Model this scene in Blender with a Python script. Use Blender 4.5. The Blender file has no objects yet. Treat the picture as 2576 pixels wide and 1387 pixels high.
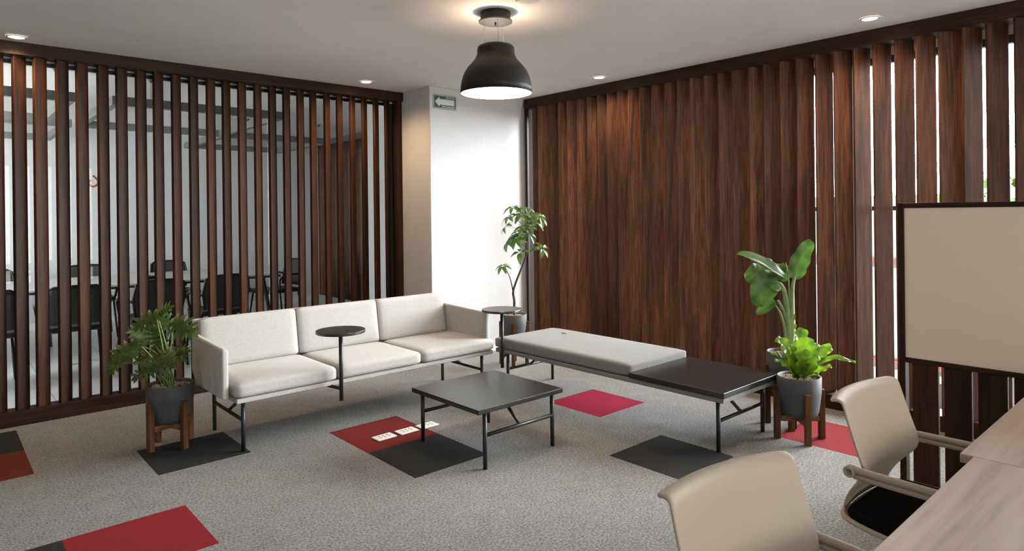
import bpy, bmesh, math, random
from mathutils import Vector, Matrix, Euler
random.seed(7)
PI = math.pi
sc = bpy.context.scene
C = sc.collection

# ------------------------------------------------------------------ camera
F_PX, CX, CY = 1643.43, 1288.0, 536.97
YAW, PITCH, ROLL = 0.8422, -0.0009, -0.0117
CAM = Vector((-1.9195, -3.9509, 1.4098))
fw = Vector((math.cos(YAW)*math.cos(PITCH), math.sin(YAW)*math.cos(PITCH), math.sin(PITCH)))
_r = Vector((math.sin(YAW), -math.cos(YAW), 0)); _u = _r.cross(fw)
rt = _r*math.cos(ROLL) + _u*math.sin(ROLL); up = -_r*math.sin(ROLL) + _u*math.cos(ROLL)
cd = bpy.data.cameras.new('camera'); cam = bpy.data.objects.new('camera', cd); C.objects.link(cam)
m = Matrix((rt, up, -fw)).transposed().to_4x4(); m.translation = CAM
cam.matrix_world = m
cd.sensor_width = 36.0; cd.lens = 36.0*F_PX/2576; cd.shift_x = 0.0; cd.shift_y = (CY-693.5)/2576
cd.clip_start = 0.05; cd.clip_end = 200
sc.camera = cam
def at(px, py, ref, off=0.0):
    """point seen at a photo pixel, at the distance of a reference point (plus off metres)"""
    d = (Vector((ref[0], ref[1], CAM.z)) - CAM).dot(fw) + off
    return CAM + d*(fw + rt*((px-CX)/F_PX) - up*((py-CY)/F_PX))

# ------------------------------------------------------------------ view, world, daylight, fill lamps
sc.view_settings.view_transform = 'Standard'; sc.view_settings.look = 'None'
sc.view_settings.gamma = 1.0; sc.view_settings.use_curve_mapping = False
sc.view_settings.exposure = 0.0
sc.cycles.use_denoising = True
sc.cycles.max_bounces = 8; sc.cycles.diffuse_bounces = 5; sc.cycles.transparent_max_bounces = 16
sc.cycles.sample_clamp_indirect = 6.0
w = bpy.data.worlds.new('world'); sc.world = w; w.use_nodes = True
nt = w.node_tree; nt.nodes.clear()
wo = nt.nodes.new('ShaderNodeOutputWorld'); bg = nt.nodes.new('ShaderNodeBackground')
tc = nt.nodes.new('ShaderNodeTexCoord')
mr = nt.nodes.new('ShaderNodeMapRange'); mr.inputs['From Min'].default_value = 0.0; mr.inputs['From Max'].default_value = 0.6
mr.inputs['To Min'].default_value = 0.5; mr.inputs['To Max'].default_value = 80.0
dp = nt.nodes.new('ShaderNodeVectorMath'); dp.operation = 'DOT_PRODUCT'; dp.inputs[1].default_value = (1.0, 0.0, 0.1)
nt.links.new(tc.outputs['Generated'], dp.inputs[0]); nt.links.new(dp.outputs['Value'], mr.inputs['Value'])
bg.inputs['Color'].default_value = (0.97, 0.98, 1.0, 1)
nt.links.new(mr.outputs[0], bg.inputs['Strength']); nt.links.new(bg.outputs[0], wo.inputs[0])

def light(name, kind, loc, energy, color=(1, 1, 1), rot=(0, 0, 0), size=1.0, size_y=None, **kw):
    l = bpy.data.lights.new(name, kind); l.energy = energy; l.color = color
    if kind == 'AREA':
        l.size = size
        if size_y: l.shape = 'RECTANGLE'; l.size_y = size_y
    for k, v in kw.items(): setattr(l, k, v)
    o = bpy.data.objects.new(name, l); C.objects.link(o); o.location = loc; o.rotation_euler = rot
    return o
def aim(d): return Vector(d).to_track_quat('-Z', 'Y').to_euler()
light('sun', 'SUN', (8, 0, 8), 14.0, (1, 0.96, 0.9), aim((-0.98, -0.14, -2.3)), angle=0.005)
wp = light('window_portal', 'AREA', (3.16, -2.05, 1.25), 1, (1, 1, 1), (0, PI/2, 0), 2.5, 6.4)
wp.data.cycles.is_portal = True
light('rear_fill', 'AREA', (-0.5, -7.9, 1.3), 185, (1.0, 0.97, 0.93), aim((0.0, 1, 0.03)), 6.0, 2.2)  # added fill lamp behind the camera; the wall there has no window
light('meeting_room_fill', 'AREA', (-3.6, 2.9, 1.7), 260, (1.0, 0.99, 0.98), aim((0.75, 0.66, 0.0)), 1.6, 2.0)  # added fill lamp out of view, brightens the meeting room's far wall

# ------------------------------------------------------------------ materials
def new_mat(name):
    m = bpy.data.materials.new(name); m.use_nodes = True
    n = m.node_tree; b = n.nodes['Principled BSDF']
    return m, n, b
def N(n, t, **kw):
    x = n.nodes.new(t)
    for k, v in kw.items():
        if k in x.inputs.keys(): x.inputs[k].default_value = v
        else: setattr(x, k, v)
    return x
def ramp(n, stops):
    r = n.nodes.new('ShaderNodeValToRGB'); e = r.color_ramp.elements
    while len(e) < len(stops): e.new(0.5)
    for i, (p, c) in enumerate(stops): e[i].position = p; e[i].color = (*c, 1)
    return r
def coords(n, rnd=True, scale=(1, 1, 1)):
    t = N(n, 'ShaderNodeTexCoord'); mp = N(n, 'ShaderNodeMapping'); mp.inputs['Scale'].default_value = scale
    src = t.outputs['Object']
    if rnd:
        oi = N(n, 'ShaderNodeObjectInfo'); mu = N(n, 'ShaderNodeMath', operation='MULTIPLY'); mu.inputs[1].default_value = 37.0
        n.links.new(oi.outputs['Random'], mu.inputs[0])
        ad = N(n, 'ShaderNodeVectorMath', operation='ADD')
        n.links.new(src, ad.inputs[0]); n.links.new(mu.outputs[0], ad.inputs[1]); src = ad.outputs[0]
    n.links.new(src, mp.inputs['Vector']); return mp.outputs[0]
def bump(n, b, h, dist=0.002, strength=0.5):
    bp = N(n, 'ShaderNodeBump'); bp.inputs['Distance'].default_value = dist; bp.inputs['Strength'].default_value = strength
    n.links.new(h, bp.inputs['Height']); n.links.new(bp.outputs[0], b.inputs['Normal'])
def plain(name, col, rough=0.5, metal=0.0, noise=0.0, nscale=40, spec=None, bd=0.0):
    m, n, b = new_mat(name)
    b.inputs['Roughness'].default_value = rough; b.inputs['Metallic'].default_value = metal
    if spec is not None: b.inputs['Specular IOR Level'].default_value = spec
    nz = N(n, 'ShaderNodeTexNoise'); nz.inputs['Scale'].default_value = nscale; nz.inputs['Detail'].default_value = 4
    n.links.new(coords(n, False), nz.inputs['Vector'])
    k = noise
    r = ramp(n, [(0.3, tuple(c*(1-k) for c in col)), (0.7, tuple(min(1, c*(1+k)) for c in col))])
    n.links.new(nz.outputs['Fac'], r.inputs[0]); n.links.new(r.outputs[0], b.inputs['Base Color'])
    if bd: bump(n, b, nz.outputs['Fac'], bd)
    return m
def wood(name, dark, mid, lightc, axis='Z', rough=0.42, freq=1.0, var=0.35):
    m, n, b = new_mat(name); b.inputs['Roughness'].default_value = rough; b.inputs['Specular IOR Level'].default_value = 0.17
    s = {'X': (0.5, 9, 9), 'Y': (9, 0.5, 9), 'Z': (9, 9, 0.5)}[axis]
    v = coords(n, True, tuple(k*freq for k in s))
    n1 = N(n, 'ShaderNodeTexNoise'); n1.inputs['Scale'].default_value = 1.2; n1.inputs['Detail'].default_value = 3; n1.inputs['Distortion'].default_value = 1.2
    n2 = N(n, 'ShaderNodeTexNoise'); n2.inputs['Scale'].default_value = 9; n2.inputs['Detail'].default_value = 6; n2.inputs['Roughness'].default_value = 0.65
    n.links.new(v, n1.inputs['Vector']); n.links.new(v, n2.inputs['Vector'])
    wv = N(n, 'ShaderNodeMath', operation='MULTIPLY'); wv.inputs[1].default_value = 14.0; n.links.new(n1.outputs['Fac'], wv.inputs[0])
    sn = N(n, 'ShaderNodeMath', operation='SINE'); n.links.new(wv.outputs[0], sn.inputs[0])
    a = N(n, 'ShaderNodeMath', operation='MULTIPLY_ADD'); a.inputs[1].default_value = 0.09; a.inputs[2].default_value = 0.0; n.links.new(sn.outputs[0], a.inputs[0])
    sm = N(n, 'ShaderNodeMath', operation='ADD'); n.links.new(a.outputs[0], sm.inputs[0]); n.links.new(n2.outputs['Fac'], sm.inputs[1])
    r = ramp(n, [(0.28, dark), (0.5, mid), (0.78, lightc)])
    n.links.new(sm.outputs[0], r.inputs[0])
    oi = N(n, 'ShaderNodeObjectInfo'); mm = N(n, 'ShaderNodeMapRange'); mm.inputs['To Min'].default_value = 1-var; mm.inputs['To Max'].default_value = 1+var
    n.links.new(oi.outputs['Random'], mm.inputs['Value'])
    hs = N(n, 'ShaderNodeHueSaturation'); n.links.new(r.outputs[0], hs.inputs['Color']); n.links.new(mm.outputs[0], hs.inputs['Value'])
    n.links.new(hs.outputs[0], b.inputs['Base Color'])
    bump(n, b, sm.outputs[0], 0.001, 0.35)
    return m
def carpet(name, c0, c1, sc_=160):
    m, n, b = new_mat(name); b.inputs['Roughness'].default_value = 0.95; b.inputs['Specular IOR Level'].default_value = 0.1
    v = coords(n, False)
    n1 = N(n, 'ShaderNodeTexNoise'); n1.inputs['Scale'].default_value = sc_; n1.inputs['Detail'].default_value = 5; n1.inputs['Roughness'].default_value = 0.85
    n.links.new(v, n1.inputs['Vector'])
    n2 = N(n, 'ShaderNodeTexNoise'); n2.inputs['Scale'].default_value = 9; n2.inputs['Detail'].default_value = 3; n.links.new(v, n2.inputs['Vector'])
    mx = N(n, 'ShaderNodeMath', operation='MULTIPLY_ADD'); mx.inputs[1].default_value = 0.07; n.links.new(n2.outputs['Fac'], mx.inputs[0]); n.links.new(n1.outputs['Fac'], mx.inputs[2])
    r = ramp(n, [(0.36, c0), (0.70, c1)]); n.links.new(mx.outputs[0], r.inputs[0])
    n.links.new(r.outputs[0], b.inputs['Base Color']); bump(n, b, n1.outputs['Fac'], 0.004, 0.6)
    return m
def fabric(name, c0, c1, wscale=330):
    m, n, b = new_mat(name); b.inputs['Roughness'].default_value = 0.9; b.inputs['Specular IOR Level'].default_value = 0.15
    if 'Sheen Weight' in b.inputs: b.inputs['Sheen Weight'].default_value = 0.15
    hs = []
    for s in ((1, 1, 14), (14, 1, 1), (1, 14, 1)):
        nz = N(n, 'ShaderNodeTexNoise'); nz.inputs['Scale'].default_value = wscale/14; nz.inputs['Detail'].default_value = 3
        n.links.new(coords(n, True, s), nz.inputs['Vector']); hs.append(nz.outputs['Fac'])
    a = N(n, 'ShaderNodeMath', operation='ADD'); n.links.new(hs[0], a.inputs[0]); n.links.new(hs[1], a.inputs[1])
    a2 = N(n, 'ShaderNodeMath', operation='ADD'); n.links.new(a.outputs[0], a2.inputs[0]); n.links.new(hs[2], a2.inputs[1])
    d = N(n, 'ShaderNodeMath', operation='DIVIDE'); d.inputs[1].default_value = 3.0; n.links.new(a2.outputs[0], d.inputs[0])
    r = ramp(n, [(0.38, c0), (0.62, c1)]); n.links.new(d.outputs[0], r.inputs[0]); n.links.new(r.outputs[0], b.inputs['Base Color'])
    bump(n, b, d.outputs[0], 0.002, 0.4)
    return m
def emit(name, col, s):
    m, n, b = new_mat(name); b.inputs['Base Color'].default_value = (*col, 1)
    b.inputs['Emission Color'].default_value = (*col, 1); b.inputs['Emission Strength'].default_value = s
    return m
def glass(name, tint=(0.95, 0.98, 0.97), ior=1.45):
    m = bpy.data.materials.new(name); m.use_nodes = True; n = m.node_tree; n.nodes.clear()
    o = N(n, 'ShaderNodeOutputMaterial'); t = N(n, 'ShaderNodeBsdfTransparent'); t.inputs[0].default_value = (*tint, 1)
    g = N(n, 'ShaderNodeBsdfGlossy'); g.inputs['Roughness'].default_value = 0.01
    f = N(n, 'ShaderNodeFresnel'); f.inputs[0].default_value = ior
    mx = N(n, 'ShaderNodeMixShader'); n.links.new(f.outputs[0], mx.inputs[0]); n.links.new(t.outputs[0], mx.inputs[1]); n.links.new(g.outputs[0], mx.inputs[2])
    n.links.new(mx.outputs[0], o.inputs[0]); return m
def leafmat(name, dark, mid, rough=0.35, trans=0.35):
    m = bpy.data.materials.new(name); m.use_nodes = True; n = m.node_tree; b = n.nodes['Principled BSDF']; o = n.nodes['Material Output']
    nz = N(n, 'ShaderNodeTexNoise'); nz.inputs['Scale'].default_value = 14; nz.inputs['Detail'].default_value = 3
    n.links.new(coords(n, True), nz.inputs['Vector'])
    r = ramp(n, [(0.3, dark), (0.7, mid)]); n.links.new(nz.outputs['Fac'], r.inputs[0])
    n.links.new(r.outputs[0], b.inputs['Base Color']); b.inputs['Roughness'].default_value = rough
    bump(n, b, nz.outputs['Fac'], 0.004, 0.3)
    tr = N(n, 'ShaderNodeBsdfTranslucent')
    hs = N(n, 'ShaderNodeHueSaturation'); hs.inputs['Value'].default_value = 1.6; n.links.new(r.outputs[0], hs.inputs['Color']); n.links.new(hs.outputs[0], tr.inputs[0])
    mx = N(n, 'ShaderNodeMixShader'); mx.inputs[0].default_value = trans
    n.links.new(b.outputs[0], mx.inputs[1]); n.links.new(tr.outputs[0], mx.inputs[2]); n.links.new(mx.outputs[0], o.inputs[0])
    return m

M = {}
M['walnut'] = wood('walnut', (0.012, 0.0046, 0.0023), (0.026, 0.0096, 0.0045), (0.056, 0.021, 0.0092), 'Z', 0.5, var=0.35)
M['walnut_board'] = wood('walnut_board', (0.022, 0.009, 0.005), (0.060, 0.0245, 0.0130), (0.135, 0.058, 0.029), 'Z', 0.5, var=0.45)
M['walnut_x'] = wood('walnut_x', (0.010, 0.0045, 0.003), (0.022, 0.009, 0.0055), (0.044, 0.018, 0.010), 'X', var=0.05)
M['walnut_y'] = wood('walnut_y', (0.010, 0.0045, 0.003), (0.022, 0.009, 0.0055), (0.044, 0.018, 0.010), 'Y', var=0.05)
M['stand_wood'] = wood('stand_wood', (0.03, 0.013, 0.006), (0.085, 0.038, 0.016), (0.15, 0.072, 0.03), 'Z', 0.45, 1.6, 0.15)
M['stand_wood_x'] = wood('stand_wood_x', (0.1, 0.045, 0.014), (0.22, 0.1, 0.035), (0.32, 0.16, 0.06), 'X', 0.45, 1.6, 0.15)
M['oak'] = wood('pale_oak_laminate', (0.34, 0.27, 0.215), (0.43, 0.345, 0.28), (0.5, 0.41, 0.34), 'X', 0.42, 0.55, 0.03)
M['carpet'] = carpet('grey_carpet', (0.022, 0.0215, 0.021), (0.36, 0.35, 0.338), 90)
M['carpet_dark'] = carpet('charcoal_carpet', (0.012, 0.012, 0.012), (0.038, 0.0375, 0.037))
M['carpet_red'] = carpet('red_carpet', (0.13, 0.010, 0.012), (0.25, 0.022, 0.026))
M['carpet_brick'] = carpet('brick_red_carpet', (0.10, 0.012, 0.009), (0.19, 0.024, 0.018))
M['carpet_orange'] = carpet('orange_red_carpet', (0.085, 0.018, 0.009), (0.15, 0.031, 0.016))
M['carpet_crimson'] = carpet('crimson_carpet', (0.20, 0.008, 0.022), (0.33, 0.015, 0.040))
M['linen'] = fabric('pale_grey_linen', (0.33, 0.315, 0.298), (0.425, 0.41, 0.392), 900)
M['linen_grey'] = fabric('mid_grey_linen', (0.14, 0.1385, 0.137), (0.19, 0.187, 0.184), 900)
M['linen_dark'] = fabric('dark_grey_linen', (0.10, 0.098, 0.096), (0.17, 0.167, 0.163))
M['black_metal'] = plain('black_powder_coat', (0.012, 0.012, 0.014), 0.45, 0.0, 0.1, 300)
M['black_top'] = plain('black_laminate', (0.010, 0.0095, 0.010), 0.28, 0.0, 0.15, 200, spec=0.8)
M['lamp_black'] = plain('lamp_black_paint', (0.010, 0.008, 0.007), 0.5, 0.0, 0.1, 200, spec=0.3)
M['white'] = plain('white_plaster', (0.53, 0.53, 0.535), 0.75, 0, 0.02, 6, bd=0.002)
M['ceiling'] = plain('white_ceiling', (0.84, 0.835, 0.83), 0.85, 0, 0.02, 3)
M['white_gloss'] = plain('white_enamel', (0.8, 0.8, 0.78), 0.3, 0, 0.02, 30)
M['plate_grey'] = plain('grey_canopy_plate', (0.05, 0.055, 0.062), 0.45, 0.0, 0.05, 80)
M['steel'] = plain('brushed_steel', (0.5, 0.5, 0.5), 0.3, 1.0, 0.05, 80)
M['alu'] = plain('grey_aluminium', (0.42, 0.43, 0.45), 0.4, 0.3, 0.05, 80)
M['frame_dark'] = plain('dark_window_frame', (0.012, 0.012, 0.014), 0.4, 0, 0.1, 50)
M['pot'] = plain('charcoal_ceramic', (0.058, 0.06, 0.064), 0.62, 0, 0.12, 60, bd=0.0006)
M['pebble'] = plain('cream_pebbles', (0.62, 0.5, 0.36), 0.8, 0, 0.3, 60)
M['soil'] = plain('soil', (0.05, 0.035, 0.025), 0.95, 0, 0.3, 80)
M['beige'] = plain('beige_plastic', (0.42, 0.35, 0.265), 0.48, 0, 0.02, 300, bd=0.0002)
M['seat_black'] = plain('black_seat_fabric', (0.006, 0.0055, 0.0055), 0.95, 0, 0.2, 500, spec=0.05)
M['board'] = plain('beige_pinboard_fabric', (0.68, 0.565, 0.43), 0.8, 0, 0.05, 500, bd=0.0003)
M['glass'] = glass('clear_glass', (0.87, 0.88, 0.87))
M['glass_out'] = glass('window_glass', (0.97, 0.99, 0.99))
M['tile'] = None
M['green_sign'] = plain('sign_green', (0.02, 0.075, 0.045), 0.4, 0, 0.03, 50)
M['sign_white'] = plain('sign_white', (0.62, 0.63, 0.63), 0.4, 0, 0.02, 50)
M['cable'] = plain('cable_steel', (0.25, 0.2, 0.16), 0.4, 0.6, 0.02, 50)
M['lamp_glow'] = emit('lamp_diffuser_glow', (1.0, 0.97, 0.92), 9.0)
M['spot_glow'] = emit('downlight_glow', (1.0, 0.85, 0.62), 14.0)
M['leaf_monstera'] = leafmat('philodendron_leaf', (0.022, 0.040, 0.008), (0.08, 0.125, 0.018), 0.35, 0.25)
M['leaf_fern'] = leafmat('fern_leaf', (0.045, 0.11, 0.01), (0.20, 0.34, 0.016), 0.3, 0.36)
M['leaf_banana'] = leafmat('paradise_leaf', (0.028, 0.07, 0.012), (0.075, 0.15, 0.02), 0.38, 0.3)
M['leaf_umbrella'] = leafmat('umbrella_leaf', (0.035, 0.075, 0.02), (0.10, 0.18, 0.035), 0.3, 0.3)
M['stem_green'] = plain('green_stem', (0.14, 0.22, 0.06), 0.45, 0, 0.25, 20)
M['stem_pale'] = plain('pale_green_stem', (0.24, 0.34, 0.14), 0.45, 0, 0.25, 12)
M['bark'] = plain('brown_bark', (0.06, 0.045, 0.045), 0.8, 0, 0.3, 40)
M['conf_top'] = plain('grey_meeting_table_top', (0.42, 0.42, 0.42), 0.25, 0, 0.02, 20)
M['mesh_black'] = plain('black_chair_mesh', (0.035, 0.036, 0.038), 0.7, 0, 0.1, 200)
M['chair_black'] = plain('black_chair_plastic', (0.01, 0.01, 0.011), 0.45, 0, 0.1, 100)
M['duct_grey'] = plain('grey_lamp_channel', (0.16, 0.165, 0.16), 0.5, 0, 0.05, 30)
M['conf_wall'] = plain('meeting_room_wall', (0.62, 0.63, 0.65), 0.8, 0, 0.02, 4)
M['red_paint'] = plain('red_paint', (0.5, 0.05, 0.04), 0.5, 0, 0.05, 30)
M['foliage'] = plain('tree_foliage', (0.12, 0.2, 0.05), 0.8, 0, 0.5, 3)
M['concrete'] = plain('pale_concrete', (0.55, 0.55, 0.53), 0.8, 0, 0.1, 4)
def tile_mat():
    m, n, b = new_mat('white_floor_tiles'); b.inputs['Roughness'].default_value = 0.3
    br = N(n, 'ShaderNodeTexBrick'); br.offset = 0.0; br.inputs['Scale'].default_value = 1.0
    br.inputs['Brick Width'].default_value = 0.6; br.inputs['Row Height'].default_value = 0.6; br.inputs['Mortar Size'].default_value = 0.004
    br.inputs['Color1'].default_value = (0.55, 0.57, 0.58, 1); br.inputs['Color2'].default_value = (0.58, 0.6, 0.61, 1); br.inputs['Mortar'].default_value = (0.25, 0.25, 0.25, 1)
    n.links.new(coords(n, False), br.inputs['Vector']); n.links.new(br.outputs[0], b.inputs['Base Color']); return m
M['tile'] = tile_mat()

# ------------------------------------------------------------------ geometry helpers
class MB:
    def __init__(s): s.bm = bmesh.new()
    def box(s, x0, x1, y0, y1, z0, z1, mat=None):
        vs = [s.bm.verts.new(v) for v in ((x0,y0,z0),(x1,y0,z0),(x1,y1,z0),(x0,y1,z0),(x0,y0,z1),(x1,y0,z1),(x1,y1,z1),(x0,y1,z1))]
        for f in ((0,3,2,1),(4,5,6,7),(0,1,5,4),(1,2,6,5),(2,3,7,6),(3,0,4,7)): s.bm.faces.new([vs[i] for i in f])
        if mat is not None:
            for v in vs: v.co = mat @ v.co
        return s
    def prism(s, poly, z0, z1):
        a = [s.bm.verts.new((x, y, z0)) for x, y in poly]; b = [s.bm.verts.new((x, y, z1)) for x, y in poly]
        n = len(poly)
        s.bm.faces.new(a[::-1]); s.bm.faces.new(b)
        for i in range(n): s.bm.faces.new([a[i], a[(i+1) % n], b[(i+1) % n], b[i]])
        return s
    def tube(s, pts, r, n=12, cap=True):
        pts = [Vector(p) for p in pts]; rs = r if isinstance(r, (list, tuple)) else [r]*len(pts)
        prev = None; rings = []
        for i, p in enumerate(pts):
            d = (pts[min(i+1, len(pts)-1)] - pts[max(i-1, 0)]).normalized()
            if prev is None:
                a = Vector((0, 0, 1)) if abs(d.z) < 0.9 else Vector((1, 0, 0)); u = d.cross(a).normalized()
            else:
                u = (prev - d*prev.dot(d)).normalized()
            prev = u; v = d.cross(u)
            rings.append([s.bm.verts.new(p + rs[i]*(u*math.cos(2*PI*k/n) + v*math.sin(2*PI*k/n))) for k in range(n)])
        for a, b in zip(rings, rings[1:]):
            for k in range(n): s.bm.faces.new([a[k], a[(k+1) % n], b[(k+1) % n], b[k]])
        if cap: s.bm.faces.new(rings[0][::-1]); s.bm.faces.new(rings[-1])
        return s
    def lathe(s, prof, c=(0, 0, 0), n=40, closed=False):
        rings = []
        for r, z in prof:
            if r < 1e-6: rings.append([s.bm.verts.new((c[0], c[1], c[2]+z))])
            else: rings.append([s.bm.verts.new((c[0]+r*math.cos(2*PI*k/n), c[1]+r*math.sin(2*PI*k/n), c[2]+z)) for k in range(n)])
        prs = list(zip(rings, rings[1:]))
        if closed: prs.append((rings[-1], rings[0]))
        for a, b in prs:
            if len(a) == 1 and len(b) == 1: continue
            for k in range(n):
                if len(a) == 1: s.bm.faces.new([a[0], b[(k+1) % n], b[k]])
                elif len(b) == 1: s.bm.faces.new([a[k], a[(k+1) % n], b[0]])
                else: s.bm.faces.new([a[k], a[(k+1) % n], b[(k+1) % n], b[k]])
        return s
    def grid(s, rows):
        vr = [[s.bm.verts.new(p) for p in r] for r in rows]
        for a, b in zip(vr, vr[1:]):
            for i in range(len(a)-1): s.bm.faces.new([a[i], a[i+1], b[i+1], b[i]])
        return s
    def build(s, name, mat, parent=None, smooth=None, bevel=0, seg=2, solid=0, sub=0, loc=None):
        bmesh.ops.recalc_face_normals(s.bm, faces=s.bm.faces[:])
        me = bpy.data.meshes.new(name); s.bm.to_mesh(me); s.bm.free()
        if mat is not None: me.materials.append(M[mat] if isinstance(mat, str) else mat)
        o = bpy.data.objects.new(name, me); C.objects.link(o)
        if parent is not None: o.parent = parent
        if loc is not None: o.location = loc
        if smooth:
            for p in me.polygons: p.use_smooth = True
            if smooth == 'auto':
                for e in me.edges: pass
        if solid:
            md = o.modifiers.new('solid', 'SOLIDIFY'); md.thickness = solid; md.offset = 0
        if bevel:
            md = o.modifiers.new('bevel', 'BEVEL'); md.width = bevel; md.segments = seg; md.limit_method = 'ANGLE'; md.angle_limit = 0.6
        if sub:
            md = o.modifiers.new('sub', 'SUBSURF'); md.levels = sub; md.render_levels = sub
        if bevel and smooth is None:
            for p in me.polygons: p.use_smooth = True
            md = o.modifiers.new('wn', 'WEIGHTED_NORMAL'); md.keep_sharp = True
        return o
def thing(name, label, cat, loc=(0, 0, 0), rz=0.0, group=None):
    o = bpy.data.objects.new(name, None); C.objects.link(o); o.location = loc; o.rotation_euler = (0, 0, rz)
    o.empty_display_size = 0.1; o['label'] = label; o['category'] = cat
    if group: o['group'] = group
    return o
def tag(o, label, cat, group=None, kind=None):
    o['label'] = label; o['category'] = cat
    if group: o['group'] = group
    if kind: o['kind'] = kind
    return o
def struct(o): o['kind'] = 'structure'; return o
def copy_tree(o, parent=None):
    c = o.copy(); C.objects.link(c)
    if parent is not None: c.parent = parent
    for ch in list(o.children): copy_tree(ch, c)
    return c
def box(name, mat, x0, x1, y0, y1, z0, z1, parent=None, bevel=0, **kw):
    return MB().box(x0, x1, y0, y1, z0, z1).build(name, mat, parent, bevel=bevel, **kw)
def cushion(name, mat, x0, x1, y0, y1, z0, z1, r, parent, puff=0.0, shear=None, cuts=8):
    """rounded soft box with crowned faces"""
    bm = bmesh.new(); bmesh.ops.create_cube(bm, size=1.0)
    bmesh.ops.subdivide_edges(bm, edges=bm.edges[:], cuts=cuts, use_grid_fill=True)
    dx, dy, dz = x1-x0, y1-y0, z1-z0
    for v in bm.verts:
        p = v.co.copy()*2   # -1..1
        q = Vector((p.x*dx/2, p.y*dy/2, p.z*dz/2))
        inner = Vector((max(-dx/2+r, min(dx/2-r, q.x)), max(-dy/2+r, min(dy/2-r, q.y)), max(-dz/2+r, min(dz/2-r, q.z))))
        d = q-inner
        if d.length > 1e-7: q = inner + d.normalized()*min(r, max(abs(d.x), abs(d.y), abs(d.z)))
        cr = puff
        ax = min(dx, dy, dz)
        if ax == dz: q.z += cr*(p.z)*(1-p.x**2)*(1-p.y**2)
        elif ax == dy: q.y += cr*(p.y)*(1-p.x**2)*(1-p.z**2)
        v.co = q + Vector(((x0+x1)/2, (y0+y1)/2, (z0+z1)/2))
        if shear: v.co = shear(v.co)
    # move cut lines close to the edges so the rounding reads: remap handled by bevel radius sampling
    me = bpy.data.meshes.new(name); bm.to_mesh(me); bm.free(); me.materials.append(M[mat])
    for p in me.polygons: p.use_smooth = True
    o = bpy.data.objects.new(name, me); C.objects.link(o); o.parent = parent
    return o
def text_obj(name, body, size, mat, M4, parent, ext=0.0005, sx=1.0, align='LEFT'):
    cu = bpy.data.curves.new(name, 'FONT'); cu.body = body; cu.size = size; cu.extrude = ext; cu.align_x = align; cu.offset = size*0.012
    tmp = bpy.data.objects.new(name+'_t', cu); C.objects.link(tmp); bpy.context.view_layer.update()
    dg = bpy.context.evaluated_depsgraph_get(); me = bpy.data.meshes.new_from_object(tmp.evaluated_get(dg))
    bpy.data.objects.remove(tmp); me.materials.clear(); me.materials.append(M[mat])
    for v in me.vertices: v.co.x *= sx
    me.transform(M4); o = bpy.data.objects.new(name, me); C.objects.link(o); o.parent = parent
    return o

# ================================================================== SETTING
ZC = 2.614
YL, XR, YW = 1.591, 2.81, 1.15
struct(box('floor', 'carpet', -6.0, 3.10, -8.0, 1.70, -0.10, 0.0))
struct(box('floor_meeting_room', 'tile', -5.0, 3.10, 1.70, 6.35, -0.10, 0.0))
struct(box('ceiling', 'ceiling', -6.0, 3.25, -8.0, 1.72, ZC, ZC+0.1))
struct(box('ceiling_meeting_room', 'ceiling', -5.0, 3.10, 1.72, 6.35, ZC, ZC+0.1))
struct(box('wall_sky_block', 'white', -6.0, 3.12, -8.15, -8.0, 0, ZC))  # unseen wall, added to shut out bright sky from behind
struct(box('wall_far', 'conf_wall', -5.0, 3.25, 6.2, 6.35, 0, ZC))
# white wall / pier between the two screens
struct(box('wall_back', 'white', 1.60, 2.262, YW-0.012, 2.40, 0, ZC, bevel=0.006))
struct(box('wall_corner', 'white', 2.262, 2.80, YW, 2.40, 0, ZC))
struct(box('baseboard_back', 'white_gloss', 1.60, 2.262, YW-0.022, YW-0.012, 0, 0.07, bevel=0.003))
struct(box('baseboard_corner', 'white_gloss', 2.262, 2.80, YW-0.010, YW, 0, 0.07, bevel=0.003))
struct(box('trim_corner', 'alu', 2.775, 2.80, YW-0.012, YW-0.001, 0.07, ZC-0.09))
struct(box('baseboard_meeting', 'white_gloss', -5.0, 3.05, 6.185, 6.2, 0, 0.09))
struct(box('wall_left', 'conf_wall', -5.1, -5.0, 1.72, 6.35, 0, ZC))

# glass partition behind the left screen
gp = bpy.data.objects.new('window_1', None); C.objects.link(gp); struct(gp)
for i, (a, b) in enumerate(((-4.6, -1.62), (-1.61, 0.30), (0.31, 1.50))):
    box('glass_pane', 'glass', a, b, 1.735, 1.745, 0.05, 2.49, gp)
box('head_frame', 'frame_dark', -4.6, 1.60, 1.725, 1.755, 2.49, 2.515, gp)
box('soffit_panel', 'conf_wall', -4.6, 1.60, 1.722, 1.76, 2.515, ZC, gp)
box('sill_frame', 'frame_dark', -4.6, 1.60, 1.725, 1.755, 0.0, 0.05, gp)
box('jamb_frame', 'frame_dark', 1.50, 1.60, 1.72, 1.76, 0.05, 2.49, gp)

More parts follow.
